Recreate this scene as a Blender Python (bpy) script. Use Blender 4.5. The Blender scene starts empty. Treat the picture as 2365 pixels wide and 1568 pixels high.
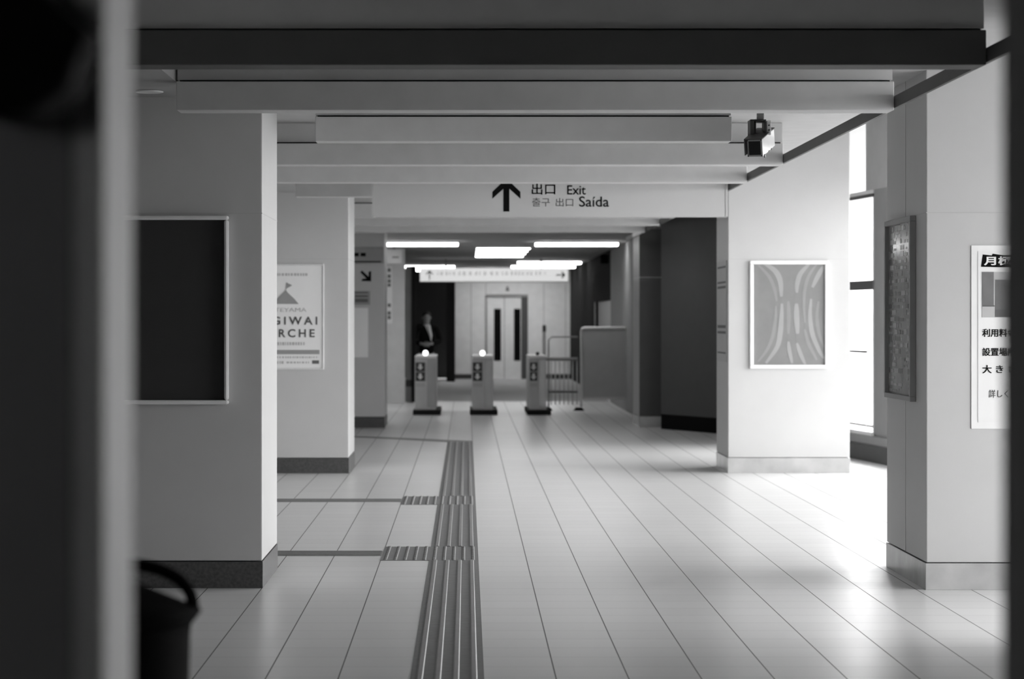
import bpy, bmesh, math, random
from mathutils import Vector, Matrix

S = bpy.context.scene
COL = S.collection
random.seed(4)

# ------------------------------------------------------------------ camera
EYE = 1.48                       # eye height above the concourse floor
cam_d = bpy.data.cameras.new('camera')
cam = bpy.data.objects.new('camera', cam_d)
COL.objects.link(cam)
cam.location = (0, 0, EYE)
cam.rotation_euler = (math.pi / 2, 0, 0)
cam_d.lens = 85.0
cam_d.sensor_width = 36.0
cam_d.sensor_fit = 'HORIZONTAL'
cam_d.shift_x = 104.5 / 2365
cam_d.shift_y = -45.0 / 2365
cam_d.clip_start = 0.05
cam_d.clip_end = 500
cam_d.dof.use_dof = True
cam_d.dof.focus_distance = 13.6
cam_d.dof.aperture_fstop = 3.5
S.camera = cam

# ------------------------------------------------------------------ sky, daylight, exposure
W = bpy.data.worlds.new('overcast_sky')
S.world = W
W.use_nodes = True
nt = W.node_tree
bg = nt.nodes['Background']
bg.inputs['Color'].default_value = (1, 1, 1, 1)
bg.inputs['Strength'].default_value = 14.5

def win_x(y):                    # the glazed wall runs slightly askew to the hall
    return 4.34 - 0.12 * (y - 25.0)

def portal(y0, y1, z0, z1):
    d = bpy.data.lights.new('daylight_portal', 'AREA')
    d.shape = 'RECTANGLE'
    ym = (y0 + y1) / 2
    d.size = math.hypot(y1 - y0, win_x(y1) - win_x(y0))
    d.size_y = z1 - z0
    d.cycles.is_portal = True
    o = bpy.data.objects.new('daylight_portal', d)
    COL.objects.link(o)
    n = Vector((-1, -0.12, 0)).normalized()          # into the room
    u = Vector((-0.12, 1, 0)).normalized()
    z = -n
    y = z.cross(u)
    m = Matrix((u, y, z)).transposed().to_4x4()
    m.translation = Vector((win_x(ym), ym, (z0 + z1) / 2)) + n * 0.12
    o.matrix_world = m
    return o
portal(5.4, 28.0, 0.25, 2.84)
d = bpy.data.lights.new('daylight_portal', 'AREA')      # portal of an added, unseen opening that lightens the dark room
d.shape = 'RECTANGLE'; d.size = .8; d.size_y = .8; d.cycles.is_portal = True
o = bpy.data.objects.new('daylight_portal', d); COL.objects.link(o)
o.location = (-1.6, -2.45, 1.9); o.rotation_euler = (math.pi / 2, 0, 0)
o.rotation_euler = (-math.pi / 2, 0, 0)

S.view_settings.view_transform = 'Standard'
S.view_settings.look = 'None'
S.view_settings.gamma = 1
S.view_settings.use_curve_mapping = False
S.view_settings.exposure = 0.08
S.cycles.use_denoising = True
S.cycles.max_bounces = 10
S.cycles.diffuse_bounces = 6
S.cycles.glossy_bounces = 4
S.cycles.transparent_max_bounces = 12
S.cycles.caustics_reflective = False
S.cycles.caustics_refractive = False
S.cycles.sample_clamp_indirect = 6.0

# ------------------------------------------------------------------ materials
def mat(name, v, rough=0.6, spec=0.5, metal=0.0, noise=0.04, scale=6.0, emit=0.0):
    m = bpy.data.materials.new(name)
    m.use_nodes = True
    t = m.node_tree
    b = t.nodes['Principled BSDF']
    b.inputs['Roughness'].default_value = rough
    b.inputs['Specular IOR Level'].default_value = spec
    b.inputs['Metallic'].default_value = metal
    n = t.nodes.new('ShaderNodeTexNoise')
    n.inputs['Scale'].default_value = scale
    n.inputs['Detail'].default_value = 4
    tc = t.nodes.new('ShaderNodeTexCoord')
    t.links.new(tc.outputs['Object'], n.inputs['Vector'])
    r = t.nodes.new('ShaderNodeMapRange')
    r.inputs['From Min'].default_value = 0.3
    r.inputs['From Max'].default_value = 0.7
    r.inputs['To Min'].default_value = v * (1 - noise)
    r.inputs['To Max'].default_value = v * (1 + noise)
    t.links.new(n.outputs['Fac'], r.inputs['Value'])
    c = t.nodes.new('ShaderNodeCombineColor')
    for k in ('Red', 'Green', 'Blue'):
        t.links.new(r.outputs['Result'], c.inputs[k])
    t.links.new(c.outputs['Color'], b.inputs['Base Color'])
    if emit:
        b.inputs['Emission Color'].default_value = (1, 1, 1, 1)
        b.inputs['Emission Strength'].default_value = emit
    return m

def glass_mat():
    m = bpy.data.materials.new('window_glass')
    m.use_nodes = True
    t = m.node_tree
    t.nodes.remove(t.nodes['Principled BSDF'])
    out = t.nodes['Material Output']
    tr = t.nodes.new('ShaderNodeBsdfTransparent')
    tr.inputs['Color'].default_value = (.94, .94, .94, 1)
    gl = t.nodes.new('ShaderNodeBsdfGlossy')
    gl.inputs['Roughness'].default_value = 0.02
    mx = t.nodes.new('ShaderNodeMixShader')
    mx.inputs[0].default_value = .05
    t.links.new(tr.outputs[0], mx.inputs[1])
    t.links.new(gl.outputs[0], mx.inputs[2])
    t.links.new(mx.outputs[0], out.inputs['Surface'])
    return m

def floor_mat():
    m = bpy.data.materials.new('floor_tiles')
    m.use_nodes = True
    t = m.node_tree
    L = t.links.new
    b = t.nodes['Principled BSDF']
    tc = t.nodes.new('ShaderNodeTexCoord')
    sp = t.nodes.new('ShaderNodeSeparateXYZ')
    L(tc.outputs['Object'], sp.inputs[0])
    def math_(op, a, bval=None):
        n = t.nodes.new('ShaderNodeMath')
        n.operation = op
        for i, v in enumerate((a, bval)):
            if v is None: continue
            if isinstance(v, (int, float)): n.inputs[i].default_value = v
            else: L(v, n.inputs[i])
        return n.outputs[0]
    def line(axis, off, half):
        q = math_('MULTIPLY', math_('SUBTRACT', sp.outputs[axis], off), 1 / 0.3)
        f = math_('FRACT', math_('ADD', q, 100.5))
        d = math_('ABSOLUTE', math_('SUBTRACT', f, 0.5))
        return math_('LESS_THAN', d, half / 0.3), math_('FLOOR', math_('ADD', q, 100.0))
    lx, ix = line('X', 0.069, 0.0028)
    ly, iy = line('Y', 10.32, 0.0022)
    cb = t.nodes.new('ShaderNodeCombineXYZ')
    L(ix, cb.inputs[0]); L(iy, cb.inputs[1])
    wn = t.nodes.new('ShaderNodeTexWhiteNoise')
    L(cb.outputs[0], wn.inputs['Vector'])
    nz = t.nodes.new('ShaderNodeTexNoise')
    nz.inputs['Scale'].default_value = 1.2
    nz.inputs['Detail'].default_value = 5
    L(tc.outputs['Object'], nz.inputs['Vector'])
    v = math_('ADD', math_('MULTIPLY', wn.outputs['Value'], 0.03), math_('MULTIPLY', nz.outputs['Fac'], 0.04))
    v = math_('ADD', v, 0.68)
    grout = math_('MAXIMUM', math_('MULTIPLY', lx, 0.88), math_('MULTIPLY', ly, 0.42))
    v = math_('MULTIPLY', v, math_('SUBTRACT', 1.0, grout))
    c = t.nodes.new('ShaderNodeCombineColor')
    for k in ('Red', 'Green', 'Blue'): L(v, c.inputs[k])
    L(c.outputs[0], b.inputs['Base Color'])
    ro = math_('ADD', math_('MULTIPLY', nz.outputs['Fac'], 0.08), 0.26)
    ro = math_('ADD', ro, math_('MULTIPLY', grout, 0.3))
    L(ro, b.inputs['Roughness'])
    b.inputs['Specular IOR Level'].default_value = 0.65
    return m

def frosted_mat():
    m = bpy.data.materials.new('frosted_glazing')
    m.use_nodes = True
    t = m.node_tree
    b = t.nodes['Principled BSDF']
    b.inputs['Base Color'].default_value = (.8, .8, .8, 1)
    b.inputs['Roughness'].default_value = .4
    tl = t.nodes.new('ShaderNodeBsdfTranslucent')
    tl.inputs['Color'].default_value = (.85, .85, .85, 1)
    mx = t.nodes.new('ShaderNodeMixShader')
    mx.inputs[0].default_value = .20
    t.links.new(b.outputs[0], mx.inputs[1]); t.links.new(tl.outputs[0], mx.inputs[2])
    t.links.new(mx.outputs[0], t.nodes['Material Output'].inputs['Surface'])
    return m

M = dict(
    floor=floor_mat(), glass=glass_mat(),
    wall=mat('pale_wall_panel', .62, .55, .4),
    pillar=mat('white_pillar_panel', .50, .45, .4, noise=.012),
    ceil=mat('pale_ceiling_board', .45, .7, .3),
    beam=mat('painted_beam', .52, .55, .4),
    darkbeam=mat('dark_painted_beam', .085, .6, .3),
    cornice=mat('dark_cornice', .075, .5, .3),
    basedark=mat('dark_granite', .07, .35, .5, noise=.3, scale=60),
    baselight=mat('pale_marble', .42, .22, .5, noise=.14, scale=5),
    farceil=mat('grey_ceiling_board', .36, .7, .3),
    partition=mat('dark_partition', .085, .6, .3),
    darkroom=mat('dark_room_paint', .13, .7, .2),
    jamb=mat('painted_jamb', .26, .5, .3),
    frame=mat('brushed_aluminium', .8, .38, .5, metal=.05),
    whiteframe=mat('white_frame', .82, .35, .5),
    blackboard=mat('dark_notice_cloth', .045, .75, .2),
    paper=mat('white_poster_paper', .80, .5, .3, noise=.01),
    greyprint=mat('grey_print', .30, .5, .3),
    palegrey=mat('pale_grey_print', .46, .5, .3),
    midgrey=mat('mid_grey_print', .20, .5, .3, noise=.06),
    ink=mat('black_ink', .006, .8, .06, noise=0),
    nearink=mat('dark_grey_ink', .09, .7, .15, noise=0),
    softink=mat('faded_ink', .13, .6, .2, noise=0),
    signface=mat('sign_face', .50, .45, .4, noise=.01),
    tactile=mat('tactile_tile', .19, .5, .4, noise=.10, scale=20),
    tactilebar=mat('tactile_raised', .22, .38, .5, noise=.08, scale=20),
    darktile=mat('dark_floor_tile', .15, .4, .45, noise=.08),
    black=mat('black_plastic', .003, .85, .06, noise=0),
    rubber=mat('black_rubber', .012, .7, .2),
    steel=mat('stainless_steel', .42, .35, .5, metal=.7),
    gatebody=mat('grey_gate_panel', .55, .4, .5),
    gatedark=mat('dark_gate_panel', .05, .4, .4),
    gatewhite=mat('white_gate_cap', .8, .4, .4),
    lampglow=mat('gate_lamp_glow', .9, .5, .3, emit=2.2),
    tube=mat('fluorescent_tube', .9, .5, .3, emit=11.0),
    lit=mat('backlit_sign_face', .8, .5, .3, emit=.6),
    kerb=mat('dark_kerb', .06, .5, .3),
    grey=mat('grey_metal', .28, .45, .4),
    greylight=mat('light_grey_metal', .5, .4, .4),
    camwhite=mat('camera_housing_white', .78, .35, .4),
    camdark=mat('camera_mount_dark', .035, .5, .4),
    lens=mat('camera_window_black', .006, .15, .5, noise=0),
    skin=mat('skin', .30, .55, .3),
    hair=mat('dark_hair', .012, .6, .3),
    suit=mat('black_suit_cloth', .008, .9, .1),
    shirt=mat('white_shirt', .8, .7, .2),
    spandrel=frosted_mat(),
    far=mat('pale_far_wall', .8, .5, .3),
    mattgrey=mat('matt_grey_wall', .27, .9, .06),
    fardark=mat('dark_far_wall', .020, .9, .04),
    doorm=mat('grey_door', .8, .45, .4),
    postergloss=mat('glossy_poster', .22, .12, .5, noise=.25, scale=5),
    posterdark=mat('poster_dark_print', .15, .2, .4, noise=.2),
    posterpale=mat('poster_pale_print', .36, .2, .4, noise=.2),
    signprint=mat('sign_faint_print', .6, .5, .3, emit=.38),
    streak=mat('painted_pale_reflection', .30, .5, .3),  # reflection on the framed panel, put into colour
    faintstreak=mat('painted_faint_reflection', .245, .5, .3),  # weaker reflection on the same panel, also painted
    locker=mat('locker_print', .16, .5, .3, noise=.15, scale=9),
    acrylic=mat('smoky_acrylic', .40, .3, .5),
    ground=mat('outdoor_concrete', .45, .8, .2),
    facade=mat('pale_facade', .75, .7, .2),
    facadegrey=mat('grey_facade', .35, .7, .2),
)

# ------------------------------------------------------------------ mesh helpers
class MB:
    """collects shapes into one mesh (world coordinates)"""
    def __init__(s):
        s.bm = bmesh.new()
    def box(s, x0, x1, y0, y1, z0, z1, bev=0.0, seg=2):
        v = [s.bm.verts.new(p) for p in ((x0,y0,z0),(x1,y0,z0),(x1,y1,z0),(x0,y1,z0),(x0,y0,z1),(x1,y0,z1),(x1,y1,z1),(x0,y1,z1))]
        f = [s.bm.faces.new([v[i] for i in q]) for q in ((3,2,1,0),(4,5,6,7),(0,1,5,4),(1,2,6,5),(2,3,7,6),(3,0,4,7))]
        if bev > 0:
            e = list({e for q in f for e in q.edges})
            bmesh.ops.bevel(s.bm, geom=e, offset=bev, segments=seg, affect='EDGES', profile=.5)
        return s
    def prism(s, pts, a, b, axis='y', bev=0.0):
        """pts: 2-D outline; axis y -> (x,z) outline, z -> (x,y) outline, x -> (y,z) outline"""
        def P(p, q):
            return (p[0], q, p[1]) if axis == 'y' else ((p[0], p[1], q) if axis == 'z' else (q, p[0], p[1]))
        A = [s.bm.verts.new(P(p, a)) for p in pts]
        B = [s.bm.verts.new(P(p, b)) for p in pts]
        n = len(pts)
        fs = [s.bm.faces.new(A), s.bm.faces.new(B[::-1])]
        for i in range(n):
            j = (i + 1) % n
            fs.append(s.bm.faces.new((A[j], A[i], B[i], B[j])))
        bmesh.ops.recalc_face_normals(s.bm, faces=fs)
        if bev > 0:
            e = list({e for q in fs for e in q.edges})
            bmesh.ops.bevel(s.bm, geom=e, offset=bev, segments=2, affect='EDGES', profile=.5)
        return s
    def tube(s, pts, r, n=10):
        pts = [Vector(p) for p in pts]
        rings = []
        up = Vector((0.13, 0.21, 0.97))
        for i, p in enumerate(pts):
            d = (pts[min(i + 1, len(pts) - 1)] - pts[max(i - 1, 0)]).normalized()
            a = d.cross(up)
            if a.length < 1e-3: a = d.cross(Vector((1, 0, 0)))
            a.normalize(); b = d.cross(a)
            rr = r[i] if isinstance(r, (list, tuple)) else r
            rings.append([s.bm.verts.new(p + (a * math.cos(t) + b * math.sin(t)) * rr) for t in [2 * math.pi * k / n for k in range(n)]])
        fs = []
        for R0, R1 in zip(rings, rings[1:]):
            for k in range(n):
                fs.append(s.bm.faces.new((R0[k], R0[(k + 1) % n], R1[(k + 1) % n], R1[k])))
        fs.append(s.bm.faces.new(rings[0][::-1])); fs.append(s.bm.faces.new(rings[-1]))
        bmesh.ops.recalc_face_normals(s.bm, faces=fs)
        for f in fs: f.smooth = len(f.verts) == 4
        return s
    def lathe(s, prof, cx, cy, n=40):
        rings = []
        for r, z in prof:
            rings.append([s.bm.verts.new((cx + r * math.cos(2 * math.pi * k / n), cy + r * math.sin(2 * math.pi * k / n), z)) for k in range(n)])
        fs = []
        for R0, R1 in zip(rings, rings[1:]):
            for k in range(n):
                fs.append(s.bm.faces.new((R0[k], R0[(k + 1) % n], R1[(k + 1) % n], R1[k])))
        fs.append(s.bm.faces.new(rings[0][::-1])); fs.append(s.bm.faces.new(rings[-1]))
        bmesh.ops.recalc_face_normals(s.bm, faces=fs)
        for f in fs: f.smooth = len(f.verts) == 4
        return s
    def ball(s, c, r, sc=(1, 1, 1), u=16, v=10):
        q = bmesh.ops.create_uvsphere(s.bm, u_segments=u, v_segments=v, radius=r)
        bmesh.ops.scale(s.bm, vec=sc, verts=q['verts'])
        bmesh.ops.translate(s.bm, vec=c, verts=q['verts'])
        for w in q['verts']:
            for f in w.link_faces: f.smooth = True
        return s
    def cyl(s, c, r, h, axis='z', n=20):
        c = Vector(c)
        d = {'x': Vector((1,0,0)), 'y': Vector((0,1,0)), 'z': Vector((0,0,1))}[axis]
        return s.tube([c, c + d * h], r, n)
    def xform(s, m):
        bmesh.ops.transform(s.bm, matrix=m, verts=s.bm.verts)
        return s
    def build(s, name, material, parent=None, label=None):
        me = bpy.data.meshes.new(name)
        if parent is not None:
            o_ = parent
            off = Vector((0, 0, 0))
            while o_ is not None:
                off += o_.location; o_ = o_.parent
            bmesh.ops.translate(s.bm, vec=-off, verts=s.bm.verts)
        s.bm.to_mesh(me); s.bm.free()
        o = bpy.data.objects.new(name, me)
        COL.objects.link(o)
        me.materials.append(M[material])
        if parent is not None: o.parent = parent
        if label: o['label'] = label
        return o

def struct(o):
    o['kind'] = 'structure'
    return o
def thing(name, label, cat, loc, group=None):
    o = bpy.data.objects.new(name, None)
    COL.objects.link(o)
    o.location = loc
    o.empty_display_size = .1
    o['label'] = label; o['category'] = cat
    if group: o['group'] = group
    return o
def tag(o, label, cat, group=None):
    o['label'] = label; o['category'] = cat
    if group: o['group'] = group
    return o
def copy_thing(o, dx=(0, 0, 0), label=None, group=None):
    c = o.copy(); COL.objects.link(c)
    c.location = Vector(o.location) + Vector(dx)
    if label: c['label'] = label
    if group: c['group'] = group
    for ch in [q for q in COL.objects if q.parent == o]:
        d = ch.copy(); COL.objects.link(d); d.parent = c
        for g in [q for q in COL.objects if q.parent == ch]:
            e = g.copy(); COL.objects.link(e); e.parent = d
    return c

FPX = 5584.0
def wx(px, Y): return (px - 1078.0) * Y / FPX      # photo measurement -> metres at depth Y
def wz(py, Y): return EYE - (py - 739.0) * Y / FPX

def text_mesh(body, offset=0.0, extrude=0.02, gap=1.0):
    cu = bpy.data.curves.new('lettering', 'FONT')
    cu.body = body; cu.size = 1.0; cu.extrude = extrude; cu.offset = offset; cu.resolution_u = 4; cu.space_character = gap
    o = bpy.data.objects.new('lettering', cu)
    COL.objects.link(o)
    dg = bpy.context.evaluated_depsgraph_get()
    me = bpy.data.meshes.new_from_object(o.evaluated_get(dg))
    bpy.data.objects.remove(o); bpy.data.curves.remove(cu)
    return me
def lettering(body, x0, x1, z0, z1, y, parent, material='ink', offset=0.0, thick=0.003, name='lettering', gap=1.0):
    """text fitted in a rectangle on a face that looks towards -Y"""
    me = text_mesh(body, offset, gap=gap)
    xs = [v.co.x for v in me.vertices]; ys = [v.co.y for v in me.vertices]; zs = [v.co.z for v in me.vertices]
    if not xs: return None
    sx = (x1 - x0) / (max(xs) - min(xs)); sz = (z1 - z0) / (max(ys) - min(ys)); st = thick / max(1e-6, max(zs) - min(zs))
    b = bmesh.new(); b.from_mesh(me); bpy.data.meshes.remove(me)
    for v in b.verts:
        X, Y_, Z_ = v.co
        v.co = (x0 + (X - min(xs)) * sx, y - (Z_ - min(zs)) * st, z0 + (Y_ - min(ys)) * sz)
    q = MB(); q.bm.free(); q.bm = b
    return q.build(name, material, parent)

# ------------------------------------------------------------------ setting: floor, walls, ceilings
struct(MB().prism([(-4.6, -2.6), (7.65, -2.6), (win_x(33) + .2, 33.0), (4.6, 64.0), (-4.6, 64.0)], -0.10, 0.0, axis='z').build('floor', 'floor'))
struct(MB().box(-1.5, 2.62, 2.5, 29.9, 2.85, 2.95).box(2.36, 2.62, 29.9, 33.0, 2.85, 2.95).build('ceiling', 'ceil'))
struct(MB().prism([(2.62, 2.5), (win_x(2.5) + 1.8, 2.5), (win_x(33.0) + 1.8, 33.0), (2.62, 33.6)], 3.6, 3.7, axis='z').build('ceiling_aisle', 'ceil'))
struct(MB().box(2.60, 2.66, 2.5, 33.5, 2.951, 3.6).build('wall_upstand', 'ceil'))
struct(MB().box(-4.6, -1.5, 2.5, 29.9, 2.71, 2.77).box(-1.56, -1.5, 2.5, 29.9, 2.771, 2.95).build('ceiling_side_soffit', 'farceil'))
struct(MB().box(-4.6, 2.4, 29.9, 62.0, 2.75, 2.85).box(2.4, 4.6, 33.0, 62.0, 2.75, 2.85).build('ceiling_gate_hall', 'farceil'))
struct(MB().box(-4.7, -4.5, 2.5, 62.0, 0, 2.9).build('wall_left', 'grey'))
tr = MB().box(2.195, 2.212, 2.5, 33.4, 2.568, 2.622).box(2.203, 2.212, 2.5, 33.4, 2.622, 2.634)
struct(tr.build('trim_1', 'cornice'))
# the doorway the camera looks through, and its dark room
fw = MB()
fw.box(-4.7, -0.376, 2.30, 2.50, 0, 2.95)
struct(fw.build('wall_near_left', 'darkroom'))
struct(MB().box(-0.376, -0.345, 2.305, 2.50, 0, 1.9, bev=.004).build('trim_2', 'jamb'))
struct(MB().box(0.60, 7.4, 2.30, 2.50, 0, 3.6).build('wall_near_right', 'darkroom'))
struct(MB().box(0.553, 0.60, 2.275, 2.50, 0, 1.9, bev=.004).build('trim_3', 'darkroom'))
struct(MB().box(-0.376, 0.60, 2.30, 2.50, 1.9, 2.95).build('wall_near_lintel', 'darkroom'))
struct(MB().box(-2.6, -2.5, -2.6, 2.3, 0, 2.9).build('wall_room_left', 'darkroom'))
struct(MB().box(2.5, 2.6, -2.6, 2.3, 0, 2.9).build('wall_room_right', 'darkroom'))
struct(MB().box(-2.5, -2.0, -2.6, -2.5, 0, 2.9).box(-1.2, 2.5, -2.6, -2.5, 0, 2.9).box(-2.0, -1.2, -2.6, -2.5, 0, 1.7).box(-2.0, -1.2, -2.6, -2.5, 2.3, 2.9).build('wall_room_back', 'darkroom'))  # unseen opening added in this wall to let light in
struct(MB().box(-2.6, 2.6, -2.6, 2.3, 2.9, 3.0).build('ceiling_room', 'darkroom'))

struct(MB().box(2.78, 2.90, 8.3, 11.0, 0, 3.6).build('aisle_light_block', 'pillar'))  # unseen wall added to keep window light off the noticeboard pillar

# ------------------------------------------------------------------ ceiling beams
beam_where = {
    10.20: 'nearest and darkest ceiling beam of the row',
    12.40: 'long ceiling beam running just above the noticeboard pillar',
    14.55: 'short ceiling beam ending beside the surveillance camera mount',
    16.75: 'ceiling beam passing behind the surveillance camera',
    18.90: 'ceiling beam directly in front of the black arrow exit sign',
    21.10: 'ceiling beam partly hidden behind the black arrow exit sign',
    25.40: 'ceiling beam first seen beneath the exit sign',
    27.50: 'pale ceiling beam low under the exit sign, second last of the row',
    29.70: 'last ceiling beam of the row before the ticket gate ceiling',
}
for Y, lab in beam_where.items():
    x0, x1 = (-1.505, 2.192)
    if Y == 14.55: x0, x1 = -0.912, 1.595
    if Y in (10.20,): x0 = -1.49
    if Y == 12.40: x0 = -1.49
    r = thing('ceiling_beam', lab, 'beam', ((x0 + x1) / 2, Y, 2.556), 'row of ceiling beams')
    dp = 0.19
    x0 = max(x0, -1.495)
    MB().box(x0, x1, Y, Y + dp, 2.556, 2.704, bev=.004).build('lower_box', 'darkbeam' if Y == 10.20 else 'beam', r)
    MB().box(x0, x1, Y + .05, Y + dp, 2.716, 2.848).build('upper_panel', 'beam', r)
    MB().box(x0 + .01, x1 - .01, Y + .07, Y + dp - .01, 2.704, 2.716).build('shadow_gap', 'ink', r)  # black filler strip, the gap's shade put into its colour

# ------------------------------------------------------------------ pillars
def pillar(label, x0, x1, y0, y1, top, base, seam='frame', vside=None):
    r = thing('pillar', label, 'pillar', ((x0 + x1) / 2, (y0 + y1) / 2, 0), 'square clad pillars')
    MB().box(x0, x1, y0, y1, .15, top, bev=.006).build('cladding', 'pillar', r)
    MB().box(x0 - .004, x1 + .004, y0 - .004, y1 + .004, 0, .146, bev=.002).build('baseboard', base, r)
    MB().box(x0 - .0012, x1 + .0012, y0 - .0012, y1 + .0012, 2.067, 2.072).build('joint_strip', 'palegrey' if seam == 'frame' else 'whiteframe', r)
    if vside is not None:
        m = MB()
        ym = (y0 + y1) / 2
        m.box(vside - .0012, vside + .0012, ym - .003, ym + .003, .15, top - .01)
        m.build('panel_joint', 'greyprint', r)
    return r
pillar('pillar carrying the large dark noticeboard', -2.300, -1.130, 13.35, 14.40, 2.848, 'basedark')
pillar('pillar with the mountain and flag market poster', -2.311, -1.141, 23.34, 24.55, 2.848, 'basedark')
pillar('grey-looking pillar with the diagonal arrow sign', -2.300, -1.130, 33.20, 34.30, 2.745, 'basedark')
pillar('bright pillar with the framed wavy grey panel', 2.530, 3.706, 23.40, 24.48, 3.598, 'baselight')
pillar('bright pillar carrying the locker rental notice', 2.520, 3.700, 13.26, 14.50, 3.598, 'baselight', vside=2.520)
p6 = pillar('slim dark-fronted pillar beside the dark partition', 2.387, 2.730, 33.45, 34.70, 2.745, 'baselight', seam='w')

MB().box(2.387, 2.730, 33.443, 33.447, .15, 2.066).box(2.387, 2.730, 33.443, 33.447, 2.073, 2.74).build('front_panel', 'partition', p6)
# dark partition beyond the wavy-panel pillar
def slab(p, q, th, z0, z1):
    p, q = Vector(p), Vector(q)
    d = (q - p).normalized(); n = Vector((-d.y, d.x)) * th
    return MB().prism([tuple(p), tuple(q), tuple(q + n), tuple(p + n)], z0, z1, axis='z')
struct(slab((2.735, 32.95), (3.70, 30.85), -0.1, .20, 3.6).build('wall_partition', 'partition'))
struct(slab((2.735, 32.93), (3.70, 30.83), -0.1, 0, .20).build('baseboard_partition', 'ink'))

struct(MB().box(2.728, 2.84, 32.9, 33.5, 0, 3.6).build('wall_partition_return', 'partition'))
# ------------------------------------------------------------------ glazed wall
def wpt(y, off=0.0):            # point on the glazed wall; off > 0 towards the outside
    n = Vector((1, 0.12)).normalized()
    return Vector((win_x(y), y)) + n * off
def wslab(y0, y1, z0, z1, o0, o1, m=None):
    m = m or MB()
    pts = [tuple(wpt(y0, o0)), tuple(wpt(y1, o0)), tuple(wpt(y1, o1)), tuple(wpt(y0, o1))]
    return m.prism(pts, z0, z1, axis='z')
struct(wslab(2.5, 5.4, 0, 3.6, 0, .2).build('wall_right_near', 'wall'))
struct(wslab(28.0, 30.9, 0, 3.6, 0, .2).build('wall_right_far', 'wall'))
k = wslab(5.4, 28.0, 0, .165, -.10, .2)
struct(k.build('trim_4', 'kerb'))
struct(wslab(5.4, 28.0, .165, .262, -.06, .2).build('trim_5', 'grey'))
sp = MB()
q0, q1 = wpt(5.4, .01), wpt(28.0, .01)
sp.bm.faces.new([sp.bm.verts.new(p) for p in ((q0.x, q0.y, 2.85), (q1.x, q1.y, 2.85), (q1.x, q1.y, 3.6), (q0.x, q0.y, 3.6))])
struct(sp.build('wall_spandrel', 'spandrel'))
piers = [(8.0, 8.4), (12.2, 12.6), (16.4, 16.8), (20.6, 21.0), (24.55, 25.38)]
for i, (a, b) in enumerate(piers):
    struct(wslab(a, b, .262, 2.85, -.02, .16).build('trim_%d' % (6 + i), 'grey'))
for i, (a, b) in enumerate(piers):
    struct(wslab(a + .05, b + .3, 2.85, 3.6, -.02, .008).build('trim_%d' % (16 + i), 'greylight'))
edges = [5.4] + [v for p in piers for v in p] + [28.0]
n = 1
for a, b in zip(edges[0::2], edges[1::2]):
    w = bpy.data.objects.new('window_%d' % n, None); COL.objects.link(w); struct(w)
    w.location = (win_x(a), a, .262)
    f = MB()
    wslab(a, b, .262, .30, -.05, .06, f); wslab(a, b, .345, .375, -.02, .03, f)
    wslab(a, a + .05, .30, 2.775, -.02, .04, f); wslab(b - .05, b, .30, 2.775, -.02, .04, f)
    f.build('window_frame', 'whiteframe', w)
    wslab(a, b, 2.775, 2.81, -.03, .05).build('header_bar', 'gatedark', w)
    wslab(a, b, 2.81, 2.849, -.03, .04).build('header_trim', 'whiteframe', w)
    wslab(a, b, 1.80, 1.90, -.02, .04).build('transom', 'gatedark', w)
    wslab(a + .01, b - .01, .30, 2.775, .008, .014).build('pane', 'glass', w)
    # handrail with thin crossed stays, on the room side
    h = MB()
    p0, p1 = wpt(a, -.10), wpt(b, -.10)
    h.tube([(p0.x, p0.y, 1.145), (p1.x, p1.y, 1.145)], .013)
    h.build('handrail', 'gatedark', w)
    c = MB()
    step = 1.5
    y = a
    while y + step <= b + .4:
        q0, q1 = wpt(y, -.07), wpt(min(b, y + step), -.07)
        c.tube([(q0.x, q0.y, 1.12), (q1.x, q1.y, .30)], .004, 6)
        c.tube([(q0.x, q0.y, .30), (q1.x, q1.y, 1.12)], .004, 6)
        y += step
    c.build('stay_wire', 'greylight', w)
    n += 1
# outdoors
struct(MB().box(3.0, 120, -30, 200, -.6, -.5).build('ground_outside', 'ground'))
bld = thing('office_building', 'pale building outside, seen through the window', 'building', (13.2, 82, -.5))
MB().box(9.5, 30, 80, 95, -.5, 7.5).build('wall', 'facade', bld)
for z in (.6, 3.2, 5.6):
    MB().box(9.6, 29, 79.9, 80.05, z, z + 1.1).build('window_band', 'facadegrey', bld)

# ------------------------------------------------------------------ tactile paving
def tactile_strip(name, label, x0, x1, y0, y1):
    r = thing(name, label, 'tactile paving', ((x0 + x1) / 2, y0, 0), 'tactile guide paths')
    MB().box(x0, x1, y0, y1, -.01, .002).build('tile_bed', 'tactile', r)
    m = MB()
    c = (x0 + x1) / 2
    for dx in (-.1125, -.0375, .0375, .1125):
        X = c + dx
        m.prism([(X - .0135, .0015), (X + .0135, .0015), (X + .0085, .0075), (X - .0085, .0075)], y0 + .004, y1 - .004, axis='y')
    m.build('raised_bars', 'tactilebar', r)
    return r
def dots(name, label, x0, y0, nx, ny):
    r = thing(name, label, 'tactile paving', (x0 + nx * .15, y0 + ny * .15, 0), 'dotted warning tiles')
    MB().box(x0, x0 + nx * .3, y0, y0 + ny * .3, -.01, .0022).build('tile_bed', 'tactile', r)
    m = MB()
    for i in range(nx * 5):
        for j in range(ny * 5):
            X = x0 + .03 + i * .06; Yc = y0 + .03 + j * .06
            m.lathe([(.0135, .0018), (.0085, .0075)], X, Yc, 10)
    m.build('raised_dots', 'tactilebar', r)['kind'] = 'stuff'
    return r
TX0, TX1 = -.232, .069
YA0, YA1 = 14.87, 15.77          # near junction
YB0, YB1 = 19.37, 20.27          # far junction
tactile_strip('tactile_strip', 'raised-bar guide path running from the bottom edge to the first dotted junction', TX0, TX1, 8.0, YA0)
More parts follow.
